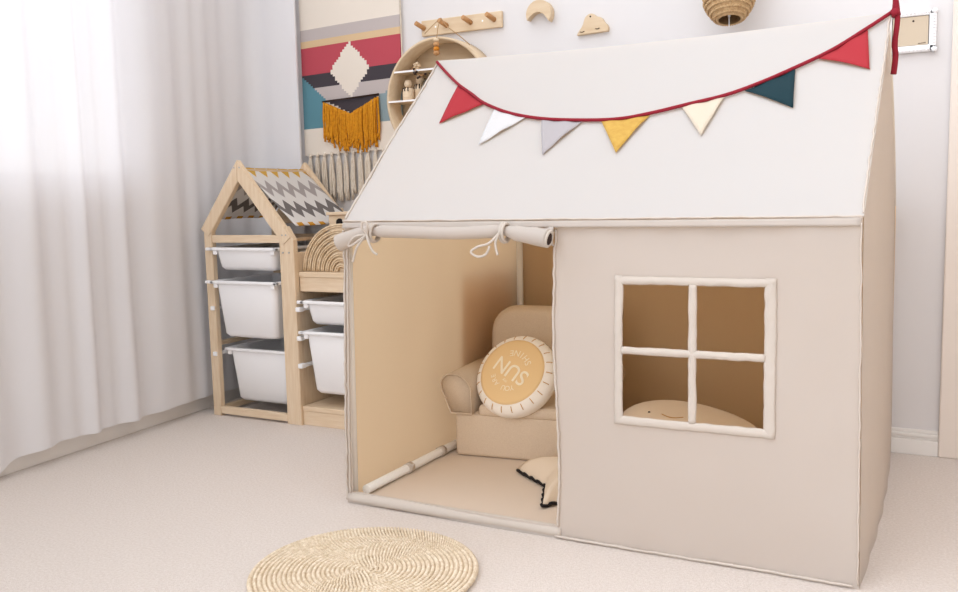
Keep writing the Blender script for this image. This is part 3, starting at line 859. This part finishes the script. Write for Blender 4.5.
for z in (1.224, 1.122, 1.018): shelf_board(z)
# things on the round shelf
def doll(x, y, z, h, label):
    r = thing('peg_doll', label, 'doll', (x,y,z), 'peg dolls on the round shelf')
    b = MB(); b.lathe([(0,.0),(.019,.0),(.021,.004),(.021,h*.5),(.017,h*.56),(.006,h*.6),(0,h*.6)], 20, org=(x,y,z)); b.build('body', 'pineh', r)
    b = MB(); b.lathe([(0,h*.58),(.009,h*.6),(.0145,h*.7),(.0145,h*.8),(.010,h*.92),(0,h*.96)], 18, org=(x,y,z)); b.build('head', 'pineh', r)
    for a in (-2.3,-1.7,-1.1):
        b = MB(); b.tube([(x+.017*math.cos(a),y+.017*math.sin(a),z+h*.58),(x+.0215*math.cos(a),y+.0215*math.sin(a),z+h*.5),(x+.0215*math.cos(a),y+.0215*math.sin(a),z+h*.42)], .0022, 6); b.build('painted_stripe', 'dark', r)
doll(-.396,.965,1.1225,.078,'wooden peg doll at the left end of the round shelf middle board')
doll(-.366,.995,1.1225,.100,'taller wooden peg doll just behind the first on the round shelf middle board')
jr = thing('glass_jar', 'small clear jar on the middle board of the round wall shelf', 'jar', (-.325,.985,1.1225))
b = MB(); b.lathe([(0,0),(.024,0),(.026,.004),(.026,.055),(.018,.066),(.016,.068),(.0175,.074),(.0145,.074),(.0145,.068),(.0235,.054),(.0235,.005),(0,.003)], 24, org=(-.325,.985,1.1228)); b.build('jar_glass', 'glass', jr)
b = MB(); b.lathe([(0,.004),(.022,.005),(.022,.03),(0,.032)], 20, org=(-.325,.985,1.1228)); b.build('jar_filling', 'ply', jr)
b = MB(); b.lathe([(0,0),(.006,0),(.006,.05),(.001,.056),(0,.056)], 12, org=(-.305,.955,1.1225)); tag(b.build('candle', 'bin'), 'thin white candle beside the jar on the round wall shelf', 'candle')
# dried berry sprig on upper board
sp = thing('berry_sprig', 'dried berry sprig hanging over the upper board of the round wall shelf', 'sprig', (-.35,.95,1.225))
b = MB(); P = smooth_path([(-.375,.95,1.226),(-.352,.935,1.232),(-.335,.922,1.214),(-.318,.92,1.202),(-.295,.92,1.203)], 5); b.tube(P, .0013, 5)
b.tube(smooth_path([(-.335,.922,1.214),(-.34,.918,1.200),(-.325,.918,1.190)],4), .001, 5); b.build('stem', 'peg', sp)
for p in [(-.348,.93,1.226),(-.338,.92,1.208),(-.326,.917,1.193),(-.33,.918,1.214),(-.345,.925,1.214),(-.318,.918,1.196),(-.296,.919,1.204)]:
    b = MB(); b.lathe([(0,-.005),(.004,-.003),(.005,0),(.004,.003),(0,.005)], 10, org=p); b.build('berry', 'dark', sp)
b = MB()
for k in range(5):
    a = 2*PI*k/5; b.lathe([(0,-.006),(.006,-.003),(.007,0),(.005,.004),(0,.006)], 10, org=(-.352+.009*math.cos(a),.955,1.238+.009*math.sin(a)+.002))
b.lathe([(0,-.006),(.005,0),(0,.006)], 10, org=(-.352,.948,1.240)); b.tube([(-.352,.955,1.2245),(-.352,.955,1.24)], .002, 6)
tag(b.build('wooden_flower', 'ply'), 'little wooden flower standing on the upper board of the round shelf', 'ornament')
# bead string on the second peg
bs = thing('bead_string', 'wooden bead ornament on thin strings hung from the second rack peg', 'ornament', (-.263,.96,1.39))
b = MB(); pk = (-.265,.985,1.401)
b.tube(smooth_path([pk,(-.285,.968,1.378),(-.322,.966,1.350)],4), .0014, 5)
b.tube(smooth_path([pk,(-.262,.96,1.37),(-.255,.94,1.345),(-.248,.922,1.322)],4), .0016, 5)
b.tube(smooth_path([pk,(-.235,.955,1.375),(-.20,.93,1.35),(-.15,.915,1.315),(-.115,.915,1.285)],5), .0016, 5)
b.build('string', 'jute', bs)
for i, (dz, r, m) in enumerate(((1.314,.010,'ply'),(1.300,.012,'peg'),(1.285,.0115,'bead'),(1.271,.012,'peg'))):
    b = MB(); b.lathe([(0,-r*.8),(r*.75,-r*.5),(r,0),(r*.75,r*.5),(0,r*.8)], 16, org=(-.248,.918,dz)); b.build('bead', m, bs)
# moon and cloud
def wall_cut(poly, name, label, m='ply', th=.012):
    b = MB(); b.prism(poly, YB-th, YB+.001, bev=.0015); return tag(b.build(name, m), label, 'wall decoration')
mo = []
for i in range(17):
    a = math.radians(203) - math.radians(240)*i/16; mo.append((.103+.046*math.cos(a), 1.376+.045*math.sin(a)))
x2, y2 = mo[-1]; x1, y1 = mo[0]
for i in range(1, 14):
    t = i/14; mo.append((lerp(x2,x1,t)+.002*math.sin(PI*t), lerp(y2,y1,t)+.030*math.sin(PI*t)))
wall_cut(mo, 'wooden_moon', 'wooden crescent moon mounted on the white wall', 'ply', .03)
cp = smooth_path([(.233,0,1.294),(.240,0,1.306),(.250,0,1.318),(.256,0,1.330),(.262,0,1.348),(.276,0,1.358),(.292,0,1.356),(.301,0,1.346),(.312,0,1.345),(.322,0,1.338),(.327,0,1.327),(.336,0,1.320),(.341,0,1.309),(.340,0,1.297)], 3)
cpo = [(p.x, p.z) for p in cp]
cld = thing('wooden_cloud', 'wooden cloud with tiny sleepy face mounted on the white wall', 'wall decoration', (.287,1.02,1.3))
b = MB(); b.prism(cpo, YB-.015, YB+.001, bev=.0015); b.build('cloud_board', 'ply', cld)
for x, z, w in ((.252,1.303,.008),(.305,1.308,.007)):
    b = MB(); b.tube([(x-w,YB-.0155,z+.001),(x,YB-.0158,z-.001),(x+w,YB-.0155,z+.0015)], .0013, 5)
    b.build('painted_eye', 'dark', cld)
b = MB(); b.tube([(.281,YB-.016,1.349),(.281,YB-.0145,1.349)], .003, 8); b.build('nail_hole', 'dark', cld)
# woven lampshade
lp = thing('woven_lampshade', 'woven wicker hanging shade above the tent ridge, open at the bottom', 'lampshade', (.737,.93,1.272))
LX, LY = .745, .915
lt = Matrix.Translation((LX,LY,1.36)) @ Matrix.Rotation(math.radians(-15),4,'X') @ Matrix.Rotation(math.radians(-5),4,'Y') @ Matrix.Translation((-LX,-LY,-1.368))
def tilt(b):
    for v in b.bm.verts: v.co = lt @ v.co
    return b
b = MB(); b.lathe([(0,1.329),(.066,1.329),(.066,1.331),(0,1.331)], 24, org=(LX,LY,0)); b.lathe([(.031,1.272),(.034,1.270),(.037,1.273),(.052,1.290),(.064,1.310),(.070,1.332),(.067,1.332),(.061,1.311),(.049,1.292),(.034,1.276),(.031,1.272)], 48, org=(LX,LY,0)); tilt(b).build('basket', 'wicker', lp)  # first lathe is a hidden disc, added to darken the inside of the shade
b = MB()
for k in range(5):
    z = 1.278+.012*k; r = (.042,.0515,.0595,.0655,.0695)[k]
    for i in range(40):
        a = 2*PI*(i+.5*(k%2))/40; e = Vector((math.cos(a), math.sin(a), 0)); t = Vector((-e.y, e.x, 0)); c = Vector((LX, LY, z))+e*r
        b.tube([c-t*.0045-e*.001, c+e*.002, c+t*.0045-e*.001], [.003,.0045,.003], 5)
tilt(b).build('weave', 'wicker', lp)
b = MB()
for i in range(30):
    a = 2*PI*i/30; b.tube(smooth_path([(LX+r*math.cos(a), LY+r*math.sin(a), z) for r, z in ((.068,1.330),(.078,1.36),(.082,1.40),(.07,1.45),(.03,1.49))],3), .0028, 5)
b.tube([(LX+.082*math.cos(2*PI*i/40), LY+.082*math.sin(2*PI*i/40), 1.40) for i in range(40)], .004, 6, close=True)
b.lathe([(0,1.487),(.034,1.487),(.034,1.497),(0,1.497)], 20, org=(LX,LY,0)); tilt(b).build('strands', 'wicker', lp)
b = MB(); b.tube([(LX,LY,1.495),(LX,LY,2.4)], .003, 6); b.build('hanging_cord', 'bin', lp)
b = MB(); b.tube([(LX+.002,LY-.0,1.49),(LX+.002,LY,1.30),(LX+.002,LY-.0,1.252)], .0018, 6); b.tube([(LX+.002,LY,1.292),(LX+.002,LY,1.281)], .004, 8); b.build('pull_string', 'bin', lp)
# picture frame
pf = thing('picture_frame', 'small square white ornate frame with beige board on the right wall', 'picture frame', (1.22,1.01,1.2))
fx0, fx1, fz0, fz1 = 1.158, 1.288, 1.146, 1.257
b = MB(); t = .018
b.box((fx0,YB-.016,fz0),(fx1,YB-.001,fz0+t), .003); b.box((fx0,YB-.016,fz1-.013),(fx1,YB-.001,fz1), .003); b.box((fx0,YB-.016,fz0),(fx0+t,YB-.001,fz1), .003); b.box((fx1-t,YB-.016,fz0),(fx1,YB-.001,fz1), .003)
for i in range(15):
    u = i/14
    for p in ((lerp(fx0,fx1,u),fz0+.006),(lerp(fx0,fx1,u),fz1-.005),(fx0+.006,lerp(fz0,fz1,u)),(fx1-.006,lerp(fz0,fz1,u))):
        b.lathe([(0,-.003),(.0032,-.002),(.0036,0),(.0032,.002),(0,.003)], 8, org=(p[0],YB-.0165,p[1]), M3=RM)
for p in ((fx0+.004,fz0+.004),(fx0+.004,fz1-.004),(fx1-.004,fz0+.004),(fx1-.004,fz1-.004)):
    b.lathe([(0,-.004),(.006,-.002),(.007,0),(.006,.003),(0,.004)], 10, org=(p[0],YB-.017,p[1]), M3=RM)
b.build('frame', 'bin', pf)
b = MB(); b.box((fx0+.02,YB-.012,fz0+.019),(fx1-.02,YB-.006,fz1-.014), .001); b.build('board', 'boardc', pf)
b = MB(); b.tube([(1.230,YB-.0125,1.231),(1.230,YB-.011,1.231)], .003, 8); b.build('nail_hole', 'dark', pf)
b = MB(); b.tube([(1.243,YB-.0122,1.169),(1.262,YB-.0122,1.170)], .0009, 5); b.build('pencil_mark', 'dark', pf)

# ------------------------------------------------------------------ tidy custom helper property
for o in bpy.data.objects:
    if '_world' in o: del o['_world']

# ------------------------------------------------------------------ camera
f_px = 892.338
r = Vector((.88439231,.46616687,-.02320966)); u = Vector((-.03097104,.10822878,.99364346)); fw = Vector((-.46571562,.87805181,-.11015437))
cam = bpy.data.cameras.new('camera'); co = bpy.data.objects.new('camera', cam); C.objects.link(co)
cam.sensor_fit = 'HORIZONTAL'; cam.sensor_width = 36; cam.lens = f_px/958*36; cam.clip_start = .02
m = Matrix((r, u, -fw)).transposed().to_4x4(); m.translation = (1.34074473,-1.80638352,.77372444); co.matrix_world = m
bpy.context.scene.camera = co

# ------------------------------------------------------------------ light
w = bpy.data.worlds.new('daylight'); bpy.context.scene.world = w; w.use_nodes = True
nt = w.node_tree; bg = nt.nodes['Background']
tc = nt.nodes.new('ShaderNodeTexCoord')
def lobe(d, f0, f1, t0, t1):
    dp = nt.nodes.new('ShaderNodeVectorMath'); dp.operation = 'DOT_PRODUCT'; dp.inputs[1].default_value = Vector(d).normalized()
    nt.links.new(tc.outputs['Generated'], dp.inputs[0])
    r = nt.nodes.new('ShaderNodeMapRange'); r.interpolation_type = 'SMOOTHSTEP'
    for k, v in zip(('From Min','From Max','To Min','To Max'), (f0,f1,t0,t1)): r.inputs[k].default_value = v
    nt.links.new(dp.outputs['Value'], r.inputs['Value']); return dp, r
dp, r1 = lobe((-.70,-.45,.50), -.1, 1, .62, 2.4)      # added key glow from the front left, standing in for room light
_, r2 = lobe((-1,.1,.15), .70, 1, 0, .7)             # bright sky outside the window
ad = nt.nodes.new('ShaderNodeMath'); ad.operation = 'ADD'; nt.links.new(r1.outputs[0], ad.inputs[0]); nt.links.new(r2.outputs[0], ad.inputs[1])
nt.links.new(ad.outputs[0], bg.inputs[1])
cr = nt.nodes.new('ShaderNodeMix'); cr.data_type = 'RGBA'; cr.inputs[6].default_value = (1.0,.975,.95,1); cr.inputs[7].default_value = (.93,.975,1.05,1)
mr = nt.nodes.new('ShaderNodeMapRange'); nt.links.new(dp.outputs['Value'], mr.inputs['Value']); nt.links.new(mr.outputs[0], cr.inputs[0])
nt.links.new(cr.outputs[2], bg.inputs[0])

vs = bpy.context.scene.view_settings
vs.view_transform = 'Standard'; vs.look = 'None'; vs.exposure = .31; vs.gamma = 1; vs.use_curve_mapping = False
